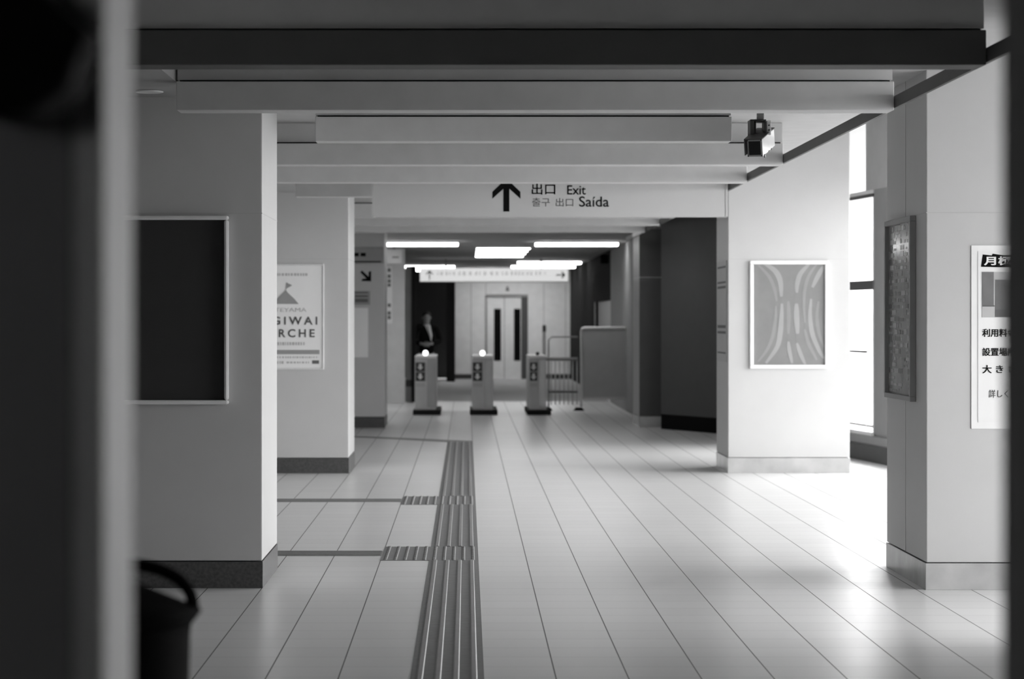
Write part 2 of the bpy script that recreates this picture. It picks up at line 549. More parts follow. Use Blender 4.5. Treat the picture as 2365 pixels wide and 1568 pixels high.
tactile_strip('tactile_strip', 'raised-bar guide path between the two dotted junctions', TX0, TX1, YA1, YB0)
tactile_strip('tactile_strip', 'raised-bar guide path beyond both dotted junctions, towards the ticket gates', TX0, TX1, YB1, 29.3)
dots('tactile_warning_tiles', 'dotted junction tiles beside the noticeboard pillar', TX0 - .30, YA0, 2, 3)
dots('tactile_warning_tiles', 'dotted junction tiles nearer the market poster pillar', TX0 - .30, YB0, 2, 3)
def branch(label, y):
    r = thing('tactile_branch', label, 'tactile paving', (-1.5, y, 0), 'guide paths to the left')
    MB().box(-4.4, TX0 - .305, y - .15, y + .15, -.01, .002).build('tile_bed', 'darktile', r)
    m = MB()
    for dy in (-.1125, -.0375, .0375, .1125):
        Yc = y + dy
        m.prism([(Yc - .0135, .0015), (Yc + .0135, .0015), (Yc + .0085, .0075), (Yc - .0085, .0075)], -4.38, TX0 - .31, axis='x')
    m.build('raised_bars', 'tactilebar', r)
branch('dark guide path leading off behind the noticeboard pillar', (YA0 + YA1) / 2)
branch('dark guide path passing in front of the market poster pillar', (YB0 + YB1) / 2)
r = thing('tactile_branch', 'thin dark diagonal guide path at the far end of the raised-bar strip', 'tactile paving', (-.8, 30, 0), 'guide paths to the left')
m = MB(); m.prism([(TX1, 29.3), (TX1, 29.6), (-1.3, 30.75), (-2.4, 31.4), (-2.4, 31.1), (-1.3, 30.45), (TX0, 29.3)], -.01, .002, axis='z')
m.build('tile_bed', 'darktile', r)

# ------------------------------------------------------------------ notices and posters
def frame_xz(x0, x1, z0, z1, y0, y1, w, m=None, bev=.003):
    m = m or MB()
    m.box(x0, x1, y0, y1, z1 - w, z1, bev); m.box(x0, x1, y0, y1, z0, z0 + w, bev)
    m.box(x0, x0 + w, y0, y1, z0 + w, z1 - w, bev); m.box(x1 - w, x1, y0, y1, z0 + w, z1 - w, bev)
    return m
# dark noticeboard on the near left pillar
YN = 13.35
r = thing('noticeboard', 'large empty dark noticeboard in a metal frame on the pillar beside the bin', 'noticeboard', (wx(363, YN), YN, wz(935, YN)))
x0, x1, z0, z1 = wx(200, 13.32), wx(528, 13.32), wz(934, 13.32), wz(498, 13.32)
frame_xz(x0, x1, z0, z1, YN - .050, YN, .024, bev=.011).build('frame', 'frame', r)
MB().box(x0 + .02, x1 - .02, YN - .010, YN, z0 + .02, z1 - .02).build('board', 'blackboard', r)

# market poster on the second left pillar
YP = 23.34
def bx(m, px0, px1, py0, py1, Y, y0, y1):
    return m.box(wx(px0, Y), wx(px1, Y), y0, y1, wz(py1, Y), wz(py0, Y))
r = thing('poster', 'white market poster with a dark mountain and flag picture', 'poster', (wx(661, YP), YP, wz(853, YP)))
frame_xz(wx(573, YP), wx(748, YP), wz(853, YP), wz(610, YP), YP - .02, YP, .010).build('frame', 'frame', r)
bx(MB(), 575, 746, 613, 850, YP, YP - .010, YP).build('sheet', 'paper', r)
yf = YP - .010
m = MB(); m.prism([(wx(a, YP), wz(b, YP)) for a, b in ((660, 669), (665, 676), (680, 690), (690, 702), (630, 702), (640, 690), (655, 675))], yf - .003, yf, axis='y')
m.build('mountain_mark', 'greyprint', r)
m = MB(); m.prism([(wx(a, YP), wz(b, YP)) for a, b in ((661, 652), (675, 659), (662.5, 666), (661.5, 669), (660, 669))], yf - .003, yf, axis='y')
m.build('flag_mark', 'greyprint', r)
def L(txt, px0, px1, py0, py1, Y, yf, r, mt='ink', off=0.0, gap=1.0):
    return lettering(txt, wx(px0, Y), wx(px1, Y), wz(py1, Y), wz(py0, Y), yf, r, mt, off, gap=gap)
L('NIGIWAI', 589, 733, 731, 750, YP, yf, r, 'nearink', .02, 1.45)
L('MARCHE', 594, 727, 760, 779, YP, yf, r, 'nearink', .02, 1.45)
L('TATEYAMA', 611, 708, 711, 720, YP, yf, r, 'palegrey')
bx(MB(), 585, 738, 808, 818, YP, yf - .003, yf).build('print_band', 'greyprint', r)
m = MB()
for a, b, c, d in ((605, 712, 631, 637), (612, 706, 790, 797), (590, 735, 823, 827), (588, 615, 834, 840), (620, 628, 834, 840), (640, 655, 834, 840), (662, 714, 835, 839)):
    q = a
    while q < b:
        w_ = random.uniform(2, 6)
        bx(m, q, min(b, q + w_), c, d, YP, yf - .002, yf); q += w_ + random.uniform(1.5, 3)
m.build('small_print', 'palegrey', r)['kind'] = 'stuff'
bx(MB(), 721, 737, 832, 840, YP, yf - .003, yf).build('print_block', 'softink', r)

# framed panel on the right pillar, its wavy reflections painted as streaks
YW = 23.40
r = thing('framed_panel', 'white-framed grey panel with painted wavy reflections on the bright pillar', 'framed panel', (wx(1822, YW), YW, wz(850, YW)))
frame_xz(wx(1731, YW), wx(1913, YW), wz(851, YW), wz(602, YW), YW - .035, YW, .036, bev=.008).build('frame', 'whiteframe', r)
bx(MB(), 1738, 1906, 610, 844, YW, YW - .012, YW).build('sheet', 'midgrey', r)
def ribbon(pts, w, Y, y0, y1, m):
    """tapering painted reflection through photo points"""
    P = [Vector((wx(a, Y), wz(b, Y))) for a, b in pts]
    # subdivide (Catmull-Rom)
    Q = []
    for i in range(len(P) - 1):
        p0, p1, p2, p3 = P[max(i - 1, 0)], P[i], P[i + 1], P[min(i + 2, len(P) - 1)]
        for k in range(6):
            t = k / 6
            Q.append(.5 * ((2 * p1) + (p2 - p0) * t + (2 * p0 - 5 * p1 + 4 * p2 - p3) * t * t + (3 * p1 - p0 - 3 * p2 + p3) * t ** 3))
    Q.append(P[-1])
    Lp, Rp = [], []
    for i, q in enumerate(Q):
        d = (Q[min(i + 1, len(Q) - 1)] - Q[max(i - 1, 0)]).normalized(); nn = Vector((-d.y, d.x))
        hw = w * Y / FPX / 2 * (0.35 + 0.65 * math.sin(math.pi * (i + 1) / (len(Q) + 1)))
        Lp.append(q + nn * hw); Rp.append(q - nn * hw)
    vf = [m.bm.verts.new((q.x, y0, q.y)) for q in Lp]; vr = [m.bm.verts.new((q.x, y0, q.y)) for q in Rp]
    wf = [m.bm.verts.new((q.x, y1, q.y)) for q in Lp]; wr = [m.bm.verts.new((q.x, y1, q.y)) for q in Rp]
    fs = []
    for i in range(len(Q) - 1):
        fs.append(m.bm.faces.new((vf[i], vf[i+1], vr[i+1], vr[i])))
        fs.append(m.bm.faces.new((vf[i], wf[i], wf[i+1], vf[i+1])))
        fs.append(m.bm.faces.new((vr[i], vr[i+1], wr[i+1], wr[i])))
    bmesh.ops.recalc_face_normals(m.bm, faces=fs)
yf = YW - .012
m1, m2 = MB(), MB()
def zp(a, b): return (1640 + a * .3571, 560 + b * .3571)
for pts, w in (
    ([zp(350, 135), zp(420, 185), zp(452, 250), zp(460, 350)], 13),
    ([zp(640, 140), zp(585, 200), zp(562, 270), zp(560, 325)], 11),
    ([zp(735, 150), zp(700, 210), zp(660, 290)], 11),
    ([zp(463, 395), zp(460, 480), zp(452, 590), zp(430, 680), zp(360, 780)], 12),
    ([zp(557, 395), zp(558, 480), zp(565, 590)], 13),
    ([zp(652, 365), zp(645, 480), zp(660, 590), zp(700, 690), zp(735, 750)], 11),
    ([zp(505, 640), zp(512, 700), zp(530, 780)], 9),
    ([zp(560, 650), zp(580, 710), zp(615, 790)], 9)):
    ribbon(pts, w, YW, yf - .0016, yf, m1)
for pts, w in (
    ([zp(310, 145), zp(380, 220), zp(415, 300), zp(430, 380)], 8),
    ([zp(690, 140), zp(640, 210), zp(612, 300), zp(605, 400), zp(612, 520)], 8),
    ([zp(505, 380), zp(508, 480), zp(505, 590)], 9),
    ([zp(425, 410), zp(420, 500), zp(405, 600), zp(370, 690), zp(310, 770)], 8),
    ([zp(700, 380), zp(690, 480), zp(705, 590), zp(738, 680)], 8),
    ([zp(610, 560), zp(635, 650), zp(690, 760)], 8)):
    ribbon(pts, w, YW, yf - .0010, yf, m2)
m1.build('pale_reflections', 'streak', r)['kind'] = 'stuff'; m2.build('faint_reflections', 'faintstreak', r)['kind'] = 'stuff'

# posters on the hall-side faces of the two right pillars (they look towards -X)
def side_frame(X, ya, yb, z0, z1, t, w, m):
    m.box(X - t, X, ya, yb, z1 - w, z1, .003); m.box(X - t, X, ya, yb, z0, z0 + w, .003)
    m.box(X - t, X, ya, ya + w, z0 + w, z1 - w, .003); m.box(X - t, X, yb - w, yb, z0 + w, z1 - w, .003)
    return m
XS = 2.520
r = thing('poster_case', 'dark glossy poster case on the shaded side of the locker-notice pillar', 'poster case', (XS, 13.98, 1.02))
side_frame(XS, 13.56, 14.40, 1.02, 2.065, .035, .03, MB()).build('frame', 'grey', r)
MB().box(XS - .012, XS - .001, 13.585, 14.375, 1.045, 2.04).build('sheet', 'postergloss', r)
m = MB(); mm = MB()
for k in range(26):
    z = 1.06 + k * .0375
    y = 13.61
    while y < 14.33:
        w_ = random.uniform(.02, .13)
        if random.random() < .75:
            (m if random.random() < .5 else mm).box(XS - .0135, XS - .012, y, min(14.35, y + w_), z, z + random.uniform(.012, .030))
        y += w_ + random.uniform(.01, .06)
m.build('dark_print', 'posterdark', r)['kind'] = 'stuff'; mm.build('pale_print', 'posterpale', r)['kind'] = 'stuff'
r = thing('poster', 'narrow-looking poster on the shaded side of the wavy-panel pillar', 'poster', (2.53, 23.92, 1.08))
MB().box(2.53 - .008, 2.53 - .0015, 23.50, 24.36, 1.07, 2.06).build('sheet', 'palegrey', r)
m = MB()
for z0_, z1_ in ((1.99, 2.01), (1.84, 1.86), (1.79, 1.815), (1.40, 1.43), (1.345, 1.37), (1.15, 1.165)):
    m.box(2.53 - .0095, 2.53 - .008, 23.55, 24.30, z0_, z1_)
m.build('dark_print', 'softink', r)

# locker notice on the near right pillar
YL = 13.26
r = thing('poster', 'white locker rental notice with a picture and Japanese text', 'poster', (3.11, YL, wz(990, YL)))
xr = 3.453
MB().box(wx(2243, YL), xr, YL - .006, YL, wz(990, YL), wz(567, YL)).build('backing', 'whiteframe', r)
yf = YL - .009
MB().box(wx(2258, YL), xr - .035, yf, YL - .006, wz(975, YL), wz(580, YL)).build('sheet', 'paper', r)
def notice(txt, px0, px1, py0, py1, off=0.012, mt='ink'):
    return L(txt, px0, px1, py0, py1, YL, yf, r, mt, off)
m = MB(); m.prism([(wx(a, YL), wz(b, YL)) for a, b in ((2265, 616), (2269, 588), (2290, 590), (2292, 586), (2318, 590), (2345, 588), (2430, 587), (2470, 589), (2469, 616), (2380, 618), (2300, 617))], yf - .002, yf, axis='y')
m.build('title_outline', 'ink', r)
lettering('月極ロッカー', wx(2271, YL), wx(2465, YL), wz(613, YL), wz(592, YL), yf - .002, r, 'paper', .03)
bx(MB(), 2267, 2520, 628, 733, YL, yf - .002, yf).build('photo_print', 'palegrey', r)
m = MB()
bx(m, 2268, 2294, 628, 707, YL, yf - .004, yf - .002); bx(m, 2298, 2360, 646, 717, YL, yf - .004, yf - .002); bx(m, 2366, 2420, 646, 717, YL, yf - .004, yf - .002)
m.build('locker_picture', 'locker', r)
m = MB(); bx(m, 2298, 2515, 715, 732, YL, yf - .005, yf - .002); bx(m, 2268, 2296, 705, 708, YL, yf - .005, yf - .002)
m.build('picture_shadow', 'softink', r)
notice('利用料金', 2268, 2345, 759, 778); notice('設置場所', 2268, 2345, 803, 822)
notice('大 き さ', 2268, 2345, 843, 862); notice('詳しくは', 2283, 2348, 900, 918, .004, 'softink')

# ------------------------------------------------------------------ exit sign
YE = 20.20
r = thing('exit_sign', 'long hanging exit sign with a thick black up arrow', 'sign', (wx(1272, YE), YE, wz(500, YE)))
zt = 2.70
MB().box(wx(865, YE), wx(1676, YE), YE, YE + .16, wz(500, YE), zt).build('panel', 'signface', r)
for a, b in ((1676, 1681), (860, 865)):
    MB().box(wx(a, YE), wx(b, YE), YE - .006, YE + .166, wz(500.5, YE), zt + .002).build('end_cap', 'greylight', r)
for X in (wx(1000, YE), wx(1540, YE)):
    MB().cyl((X, YE + .08, zt), .02, 2.849 - zt).build('hanger', 'greylight', r)
m = MB()
m.prism([(wx(a, YE), wz(b, YE)) for a, b in ((1169.5, 412), (1202, 443), (1202, 459), (1176.5, 436), (1176.5, 488.5), (1162.5, 488.5), (1162.5, 436), (1137, 459), (1137, 443))], YE - .002, YE, axis='y')
m.build('arrow', 'ink', r)
L('出口', 1228, 1282.5, 423.5, 449.5, YE, YE, r, 'ink', .012)
L('Exit', 1310, 1353, 428, 449.5, YE, YE, r, 'ink', .008)
L('출구', 1229, 1270, 457, 477, YE, YE, r, 'softink', .004)
L('出口', 1283.5, 1324, 457.5, 477, YE, YE, r, 'softink', .004)
L('Saída', 1337.5, 1406.5, 453.5, 477.5, YE, YE, r, 'ink', .006)

# ------------------------------------------------------------------ surveillance camera
YC = 15.0
def cz(a, b): return 1680 + a * .10204, 240 + b * .10204          # reading of a close look at the photo
r = thing('surveillance_camera', 'boxy surveillance camera hanging from the ceiling near the windows', 'camera', (wx(1755, YC), YC, 2.5))
X0 = wx(1756, YC + .10)
MB().box(X0 - .021, X0 + .021, YC + .08, YC + .122, wz(276, YC + .1), 2.849, .003).build('post', 'grey', r)
b_ = MB()
za, zb = wz(314, YC + .08), wz(277, YC + .08)
b_.box(wx(1732, YC + .05), wx(1769, YC + .05), YC + .03, YC + .18, zb - .012, zb, .003)
b_.box(wx(1732, YC + .05), wx(1741, YC + .05), YC + .03, YC + .17, za, zb - .012, .003)
b_.box(wx(1765, YC + .05), wx(1769, YC + .05), YC + .03, YC + .17, za, zb - .012, .002)
b_.box(wx(1732, YC + .05), wx(1769, YC + .05), YC + .05, YC + .17, za - .004, za + .016, .003)
b_.build('pan_bracket', 'camdark', r)
h_ = MB()
h_.box(wx(1741, YC + .05), wx(1747, YC + .05), YC + .06, YC + .15, za + .016, zb - .012, .004)
h_.build('tilt_motor', 'camdark', r)
p_ = MB().box(wx(1770, YC + .08), wx(1780, YC + .08), YC + .06, YC + .16, za + .005, zb - .004, .003)
p_.build('side_plate', 'camwhite', r)
for zz in (za + .035, za + .065):
    MB().cyl((wx(1775, YC + .08), YC + .050, zz), .005, .012, 'y', 10).build('bolt', 'camdark', r)
# housing in its own frame: length along local +Y (away from the lens), then yawed, pitched and placed
hw, hh, hl = .049, .055, .34
T = Matrix.Translation((wx(1741, YC), YC - .06, wz(343, YC))) @ Matrix.Rotation(math.radians(-20), 4, 'Z') @ Matrix.Rotation(math.radians(15), 4, 'X')
MB().box(-hw, hw, 0, hl, -hh, hh, .005).xform(T).build('housing', 'camwhite', r)
frame_xz(-hw * .98, hw * .98, -hh * .98, hh * .98, -.010, .0, .011, bev=.002).xform(T).build('bezel', 'grey', r)
MB().box(-hw + .010, hw - .010, -.006, .0005, -hh + .010, hh - .010).xform(T).build('front_window', 'lens', r)
v = MB()
v.box(-hw - .008, hw + .008, -.045, hl * .96, hh + .003, hh + .010, .002)
v.box(-hw - .008, -hw - .003, -.045, hl * .96, -hh * .7, hh + .003, .001)
v.xform(T).build('sun_shield', 'camdark', r)
for a in (-1, 1):
    for b in (-1, 1):
        MB().cyl((a * (hw - .006), -.014, b * (hh - .006)), .0035, .006, 'y', 8).xform(T).build('screw', 'ink', r)
for a, b, c, d_ in ((.006, .02, .05, .012), (.004, .15, .17, .003), (.004, .22, .24, .003)):
    MB().box(hw, hw + a, b, c, -hh - d_, -hh + .006).xform(T).build('latch', 'camdark', r)

# ------------------------------------------------------------------ downlight in the left soffit
r = thing('downlight', 'unlit round downlight in the soffit above the noticeboard pillar', 'ceiling light', (wx(345, 12.98), 12.98, 2.70))
cx, cy = wx(345, 12.98), 12.98
m = MB().lathe([(.060, 2.709), (.074, 2.709), (.076, 2.703), (.066, 2.700), (.060, 2.703)], cx, cy, 32)
m.build('rim', 'whiteframe', r)
MB().lathe([(.0, 2.7085), (.059, 2.7085), (.059, 2.7095), (.0, 2.7095)], cx, cy, 32).build('lens_cover', 'palegrey', r)

# ------------------------------------------------------------------ foreground: bin and fixture
CX, CY = -.676, 4.76
def cz2(py): return wz(py, CY)
r = thing('waste_bin', 'black round bin with domed lid and arched handle before the noticeboard pillar', 'bin', (CX, CY, 0))
R = .131
MB().lathe([(.105, 0), (.112, .01), (.122, .4), (R, cz2(1470)), (R + .003, cz2(1440))], CX, CY).build('bin_body', 'black', r)
MB().lathe([(R + .004, cz2(1440)), (.148, cz2(1420)), (.153, cz2(1411)), (.148, cz2(1403)), (.125, cz2(1394)), (.085, cz2(1374)), (.045, cz2(1354)), (.0, cz2(1338))][:-1] + [(.02, cz2(1343)), (.004, cz2(1340))], CX, CY).build('lid', 'black', r)
pts = []
for k in range(25):
    a = math.pi * k / 24
    pts.append((CX - .137 * math.cos(a) * (1 if True else 0), CY, cz2(1408) + (cz2(1303) - cz2(1408)) * math.sin(a) ** .8))
MB().tube(pts, .0125, 12).build('handle', 'black', r)

YF = 2.16
pts = [(wx(a, YF), wz(b, YF)) for a, b in ((-90, -90), (60, -60), (118, -4), (208, 74), (180, 128), (158, 200), (70, 262), (0, 268), (-90, 250))]
r = thing('wall_fixture', 'black angular fixture fixed high on the near dark wall', 'wall fixture', (wx(60, YF), 2.30, wz(100, YF)))
MB().prism(pts, YF, 2.262, axis='y', bev=.008).build('casing', 'black', r)
MB().box(wx(-60, YF), wx(120, YF), 2.258, 2.300, wz(200, YF), wz(0, YF)).build('mount_plate', 'black', r)

# ------------------------------------------------------------------ ticket gates
def gate(px0, px1, label, lamp=True):
    Y = 37.7
    x0, x1 = wx(px0, Y), wx(px1, Y)
    ym = Y + .9
    r = thing('ticket_gate', label, 'ticket gate', ((x0 + x1) / 2, ym, 0), 'row of ticket gates')
    MB().box(x0 - .03, x1 + .07, Y - .03, Y + 1.75, 0, .075, .01).build('plinth', 'rubber', r)
    MB().box(x0, x1, Y, Y + 1.7, .075, .88, .015).build('cabinet', 'gatebody', r)
    xm = x0 + (x1 - x0) * .52
    m = MB().box(xm + .02, x1 - .008, Y - .008, Y, .12, .86, .003)
    m.build('front_panel', 'steel', r)
    m = MB()
    m.box(x0 + .0, x1 + .005, Y - .01, Y + 1.7, .88, .925, .012)
    m.build('top_cap', 'gatewhite', r)
    if lamp:
        MB().ball((x0 + (x1 - x0) * .50, Y + .08, .965), .042).build('signal_lamp', 'lampglow', r)
    else:
        MB().ball((x0 + (x1 - x0) * .50, Y + .08, .955), .03).build('signal_lamp', 'gatedark', r)
    for z in (.68, .53):
        pl = MB().box(x0 + .012, xm - .012, Y - .010, Y, z, z + .14, .004).build('indicator', 'gatedark', r)
        c = (x0 + xm) / 2
        m = MB().prism([(c - .02, z + .115), (c + .02, z + .115), (c + .02, z + .07), (c + .045, z + .07), (c, z + .02), (c - .045, z + .07), (c - .02, z + .07)], Y - .013, Y - .010, axis='y')
        m.build('arrow_mark', 'paper', pl)
    MB().box(x0 + .01, xm - .01, Y - .007, Y, .44, .50).build('card_label', 'palegrey', r)
    return r
gate(958, 1007, 'ticket gate with a lit lamp, standing in front of the person')
gate(1090, 1139, 'middle one of the three ticket gates, its lamp lit')
gate(1222, 1262, 'ticket gate with an unlit lamp, beside the barrier', lamp=False)

# ------------------------------------------------------------------ barriers beside the gates
def foot(m, X, Y):
    m.prism([(X - .07, 0), (X + .07, 0), (X + .03, .05), (X - .03, .05)], Y - .05, Y + .05, axis='y')
YB = 39.5
r = thing('barrier', 'low slatted barrier with a clear upper part next to the unlit ticket gate', 'barrier', (wx(1300, YB), YB, 0))
x0, x1 = wx(1267, YB), wx(1334, YB)
m = MB()
m.tube([(x0, YB, .04), (x0, YB, wz(785, YB)), (x0 + .05, YB, wz(778, YB)), (x1, YB, wz(778, YB))], .013)
m.build('frame', 'grey', r)
MB().tube([(x0, YB, wz(905, YB)), (x1, YB, wz(905, YB))], .014).build('lower_rail', 'gatedark', r)
MB().tube([(x0 - .06, YB, wz(829, YB)), (x1, YB, wz(829, YB))], .028).build('middle_rail', 'grey', r)
m = MB()
for k in range(7):
    X = x0 + .04 + k * (x1 - x0 - .05) / 6
    m.tube([(X, YB, .10), (X, YB, wz(829, YB))], .010, 6)
m.build('slats', 'greylight', r)
m = MB(); foot(m, x0, YB); m.build('foot', 'rubber', r)
m = MB(); foot(m, x1, YB); m.build('foot', 'rubber', r)
r = thing('barrier', 'taller grey panel barrier in a pale rounded frame beside the slim dark pillar', 'barrier', (wx(1405, YB), YB, 0))
x0, x1 = wx(1343, YB), wx(1470, YB)
zt, zb = wz(757, YB), wz(918, YB)
m = MB()
m.tube([(x0, YB, .06), (x0, YB, zt - .05), (x0 + .015, YB, zt - .012), (x0 + .05, YB, zt), (x1, YB, zt)], .022)
m.build('frame', 'whiteframe', r)
MB().box(x0 + .02, x1, YB - .008, YB + .008, zb, zt - .02).build('panel', 'acrylic', r)
MB().tube([(x0, YB, zb - .01), (x1, YB, zb - .01)], .018).build('lower_rail', 'greylight', r)
m = MB(); foot(m, x0 - .02, YB); m.build('foot', 'rubber', r)

# ------------------------------------------------------------------ gate hall: walls, doors, signs
YK = 60.8
bw = MB()
bw.box(wx(1050, YK), wx(1121, YK), YK, YK + .2, .12, 2.75); bw.box(wx(1219, YK), 4.6, YK, YK + .2, .12, 2.75)
bw.box(wx(1121, YK), wx(1219, YK), YK, YK + .2, wz(683, YK), 2.75)
struct(bw.build('wall_back', 'far'))
bw = MB()
bw.box(wx(1050, YK), wx(1121, YK), YK - .02, YK + .2, 0, .12); bw.box(wx(1219, YK), 4.6, YK - .02, YK + .2, 0, .12)
struct(bw.build('baseboard_back', 'kerb'))
m = MB()
for px in (1088, 1122, 1256, 1306):
    bx(m, px - .5, px + .5, 655, 866, YK, YK - .004, YK)
struct(m.build('trim_30', 'grey'))
d = struct(bpy.data.objects.new('door_1', None)); COL.objects.link(d); d.location = (wx(1170, YK), YK, 0)
f = MB(); bx(f, 1121, 1219, 680, 686, YK, YK - .03, YK + .1); bx(f, 1121, 1125, 686, 875, YK, YK - .03, YK + .1)
f.build('door_frame', 'grey', d)
bx(MB(), 1204, 1219, 686, 875, YK, YK - .02, YK + .1).build('dark_jamb', 'partition', d)
for a, b, wa, wb in ((1125, 1164.5, 1141, 1157), (1165.5, 1204, 1187, 1202)):
    lf = bx(MB(), a, b, 686, 875, YK, YK + .02, YK + .08).build('door_leaf', 'doorm', d)
    bx(MB(), wa, wb, 713, 833, YK, YK + .012, YK + .03).build('door_window', 'ink', lf)
r = thing('door_sign', 'small white pictogram sign above the grey double door', 'sign', (wx(1174, YK), YK, wz(680, YK)))
bx(MB(), 1160, 1189, 655, 679, YK, YK - .03, YK - .002).build('plate', 'paper', r)
m = MB(); m.ball((wx(1172, YK), YK - .032, wz(664, YK)), .03, (1, .2, 1)); bx(m, 1168, 1176, 667, 672, YK, YK - .034, YK - .028)
m.build('pictogram', 'softink', r)
r = thing('intercom_post', 'slim post with a dark call button beside the grey double door', 'post', (wx(1257, 58), 58, 0))
m = MB().box(wx(1253, 58), wx(1260, 58), 57.97, 58.03, 0, wz(765, 58), .01); m.build('post', 'palegrey', r)
bx(MB(), 1253, 1261, 751, 766, 58, 57.96, 58.03).build('call_button', 'gatedark', r)
struct(MB().box(-4.4, 2.6, 44.0, 60.75, .0005, .002).build('floor_gate_hall', 'farceil'))
# dark corridor left of the doors
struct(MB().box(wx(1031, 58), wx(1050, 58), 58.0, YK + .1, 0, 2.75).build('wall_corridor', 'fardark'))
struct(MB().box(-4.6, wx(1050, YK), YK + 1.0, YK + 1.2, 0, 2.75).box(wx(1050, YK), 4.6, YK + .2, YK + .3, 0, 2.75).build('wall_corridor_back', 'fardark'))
# left side of the gate hall: staff-booth wall
YS = 43.0
struct(MB().box(-4.5, wx(935, YS), YS, YS + .2, 0, 2.75).build('wall_booth', 'wall'))
struct(MB().box(wx(935, YS), wx(958, YS), YS + .6, YS + .8, 0, 2.45).build('wall_booth_side', 'grey'))
struct(MB().box(wx(935, YS), wx(958, YS) + .01, YS + .59, YS + .61, .28, .40).build('trim_31', 'kerb'))
struct(MB().box(wx(957, YS + .6) - .05, wx(958, YS + .6) + .02, YS + .55, YS + .82, 0, 2.45).build('trim_32', 'fardark'))
r = thing('banner_sign', 'tall narrow white sign with dark characters on the booth wall', 'sign', (wx(899, YS), YS, wz(745, YS)))
bx(MB(), 892, 906, 615, 747, YS, YS - .03, YS - .001).build('plate', 'paper', r)
for a, b in ((620, 628), (634, 642), (645, 653), (655, 662), (701, 709), (719, 727), (729, 737)):
    bx(MB(), 895.5, 902.5, a, b, YS, YS - .034, YS - .03).build('character', 'softink', r)
r = thing('hanging_sign', 'small white box sign above the narrow vertical sign', 'sign', (wx(910, YS - 1), YS - 1, wz(608, YS - 1)))
bx(MB(), 893, 928, 576, 608, YS - 1, YS - 1.0, YS - .9).build('panel', 'paper', r)
bx(MB(), 906, 921, 592, 596, YS - 1, YS - 1.004, YS - 1.0).build('faint_print', 'greyprint', r)
m = MB().cyl((wx(910, YS - 1), YS - .95, wz(576, YS - 1)), .015, 2.75 - wz(576, YS - 1)); m.build('hanger', 'grey', r)
# right side of the gate hall
XR = 2.60
struct(MB().box(XR, XR + .2, 34.7, 43.7, 0, 2.75).build('wall_right_gate', 'mattgrey'))
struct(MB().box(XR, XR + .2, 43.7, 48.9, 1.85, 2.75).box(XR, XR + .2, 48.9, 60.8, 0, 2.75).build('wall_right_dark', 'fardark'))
struct(MB().box(XR + .05, XR + .2, 43.7, 48.9, 0, 1.849).build('wall_right_recess', 'wall'))
struct(MB().box(XR - .02, XR - .001, 48.7, 48.89, 0, 1.84).build('trim_33', 'greylight'))
r = thing('speaker', 'small black box high on the dark wall above the grey panel barrier', 'speaker', (XR - .1, 44.5, 2.55))
MB().box(XR - .14, XR, 44.4, 44.7, 2.52, 2.68, .02).build('casing', 'black', r)

# long backlit direction sign
YD = 50.0
r = thing('direction_sign', 'long backlit white sign with an up arrow and a right arrow', 'sign', (wx(1141, YD), YD, wz(650, YD)))
bx(MB(), 970, 1312, 619, 650, YD, YD, YD + .2).build('face', 'lit', r)
bx(MB(), 968, 1314, 650, 651.5, YD, YD - .01, YD + .2).build('lower_edge', 'grey', r)
m = MB()
m.prism([(wx(a, YD), wz(b, YD)) for a, b in ((992, 624), (1000, 632), (1000, 635), (993.2, 629), (993.2, 646), (990.8, 646), (990.8, 629), (984, 635), (984, 632))], YD - .006, YD, axis='y')
m.build('up_arrow', 'ink', r)
m = MB()
m.prism([(wx(a, YD), wz(b, YD)) for a, b in ((1306, 635), (1299, 643), (1296, 643), (1300, 636.4), (1284, 636.4), (1284, 633.6), (1300, 633.6), (1296, 627), (1299, 627))], YD - .006, YD, axis='y')
m.build('right_arrow', 'ink', r)
m = MB(); q = 1010
while q < 1262:
    w_ = random.uniform(3, 8); bx(m, q, q + w_, 627, 636, YD, YD - .003, YD); q += w_ + random.uniform(2, 9)
m.build('faint_print', 'signprint', r)['kind'] = 'stuff'
for px in (1030, 1250):
    MB().cyl((wx(px, YD), YD + .1, wz(619, YD)), .02, 2.75 - wz(619, YD)).build('hanger', 'grey', r)

# signs on the third left pillar
YT = 33.20
r = thing('direction_sign', 'sign with a diagonal arrow pointing down, under the dark header sign', 'sign', (wx(850, YT), YT, wz(660, YT)))
bx(MB(), 800, 886, 610, 661, YT, YT - .03, YT - .001).build('plate', 'signface', r)
m = MB()
m.prism([(wx(a, YT), wz(b, YT)) for a, b in ((836, 624.5), (851.5, 639), (851.5, 628), (857.5, 626), (857.5, 650), (834.5, 649), (838, 643.5), (846.5, 643.5), (832.5, 629))], YT - .034, YT - .03, axis='y')
m.build('arrow', 'ink', r)
r = thing('header_sign', 'dark header sign above the diagonal arrow sign', 'sign', (wx(850, YT), YT, wz(608, YT)))
bx(MB(), 800, 886, 571, 607, YT, YT - .03, YT - .001).build('plate', 'greyprint', r)
m = MB(); bx(m, 815, 829, 584, 592, YT, YT - .033, YT - .03); bx(m, 833, 845, 584, 592, YT, YT - .033, YT - .03); bx(m, 800, 880, 603, 606, YT, YT - .033, YT - .03)
m.build('characters', 'ink', r)
r = thing('notice', 'small grey square notice under the diagonal arrow sign', 'notice', (wx(838, YT), YT, wz(703, YT)))
bx(MB(), 815, 855, 672, 704, YT, YT - .012, YT - .001).build('sheet', 'greyprint', r)
m = MB()
for a, b in ((674, 677), (682, 686), (690, 698)): bx(m, 820, 850, a, b, YT, YT - .014, YT - .012)
m.build('dark_print', 'softink', r)
r = thing('notice', 'plain white sheet below the small grey square notice', 'notice', (wx(825, YT), YT, wz(825, YT)))
bx(MB(), 795, 850, 711, 825, YT, YT - .010, YT - .001).build('sheet', 'paper', r)

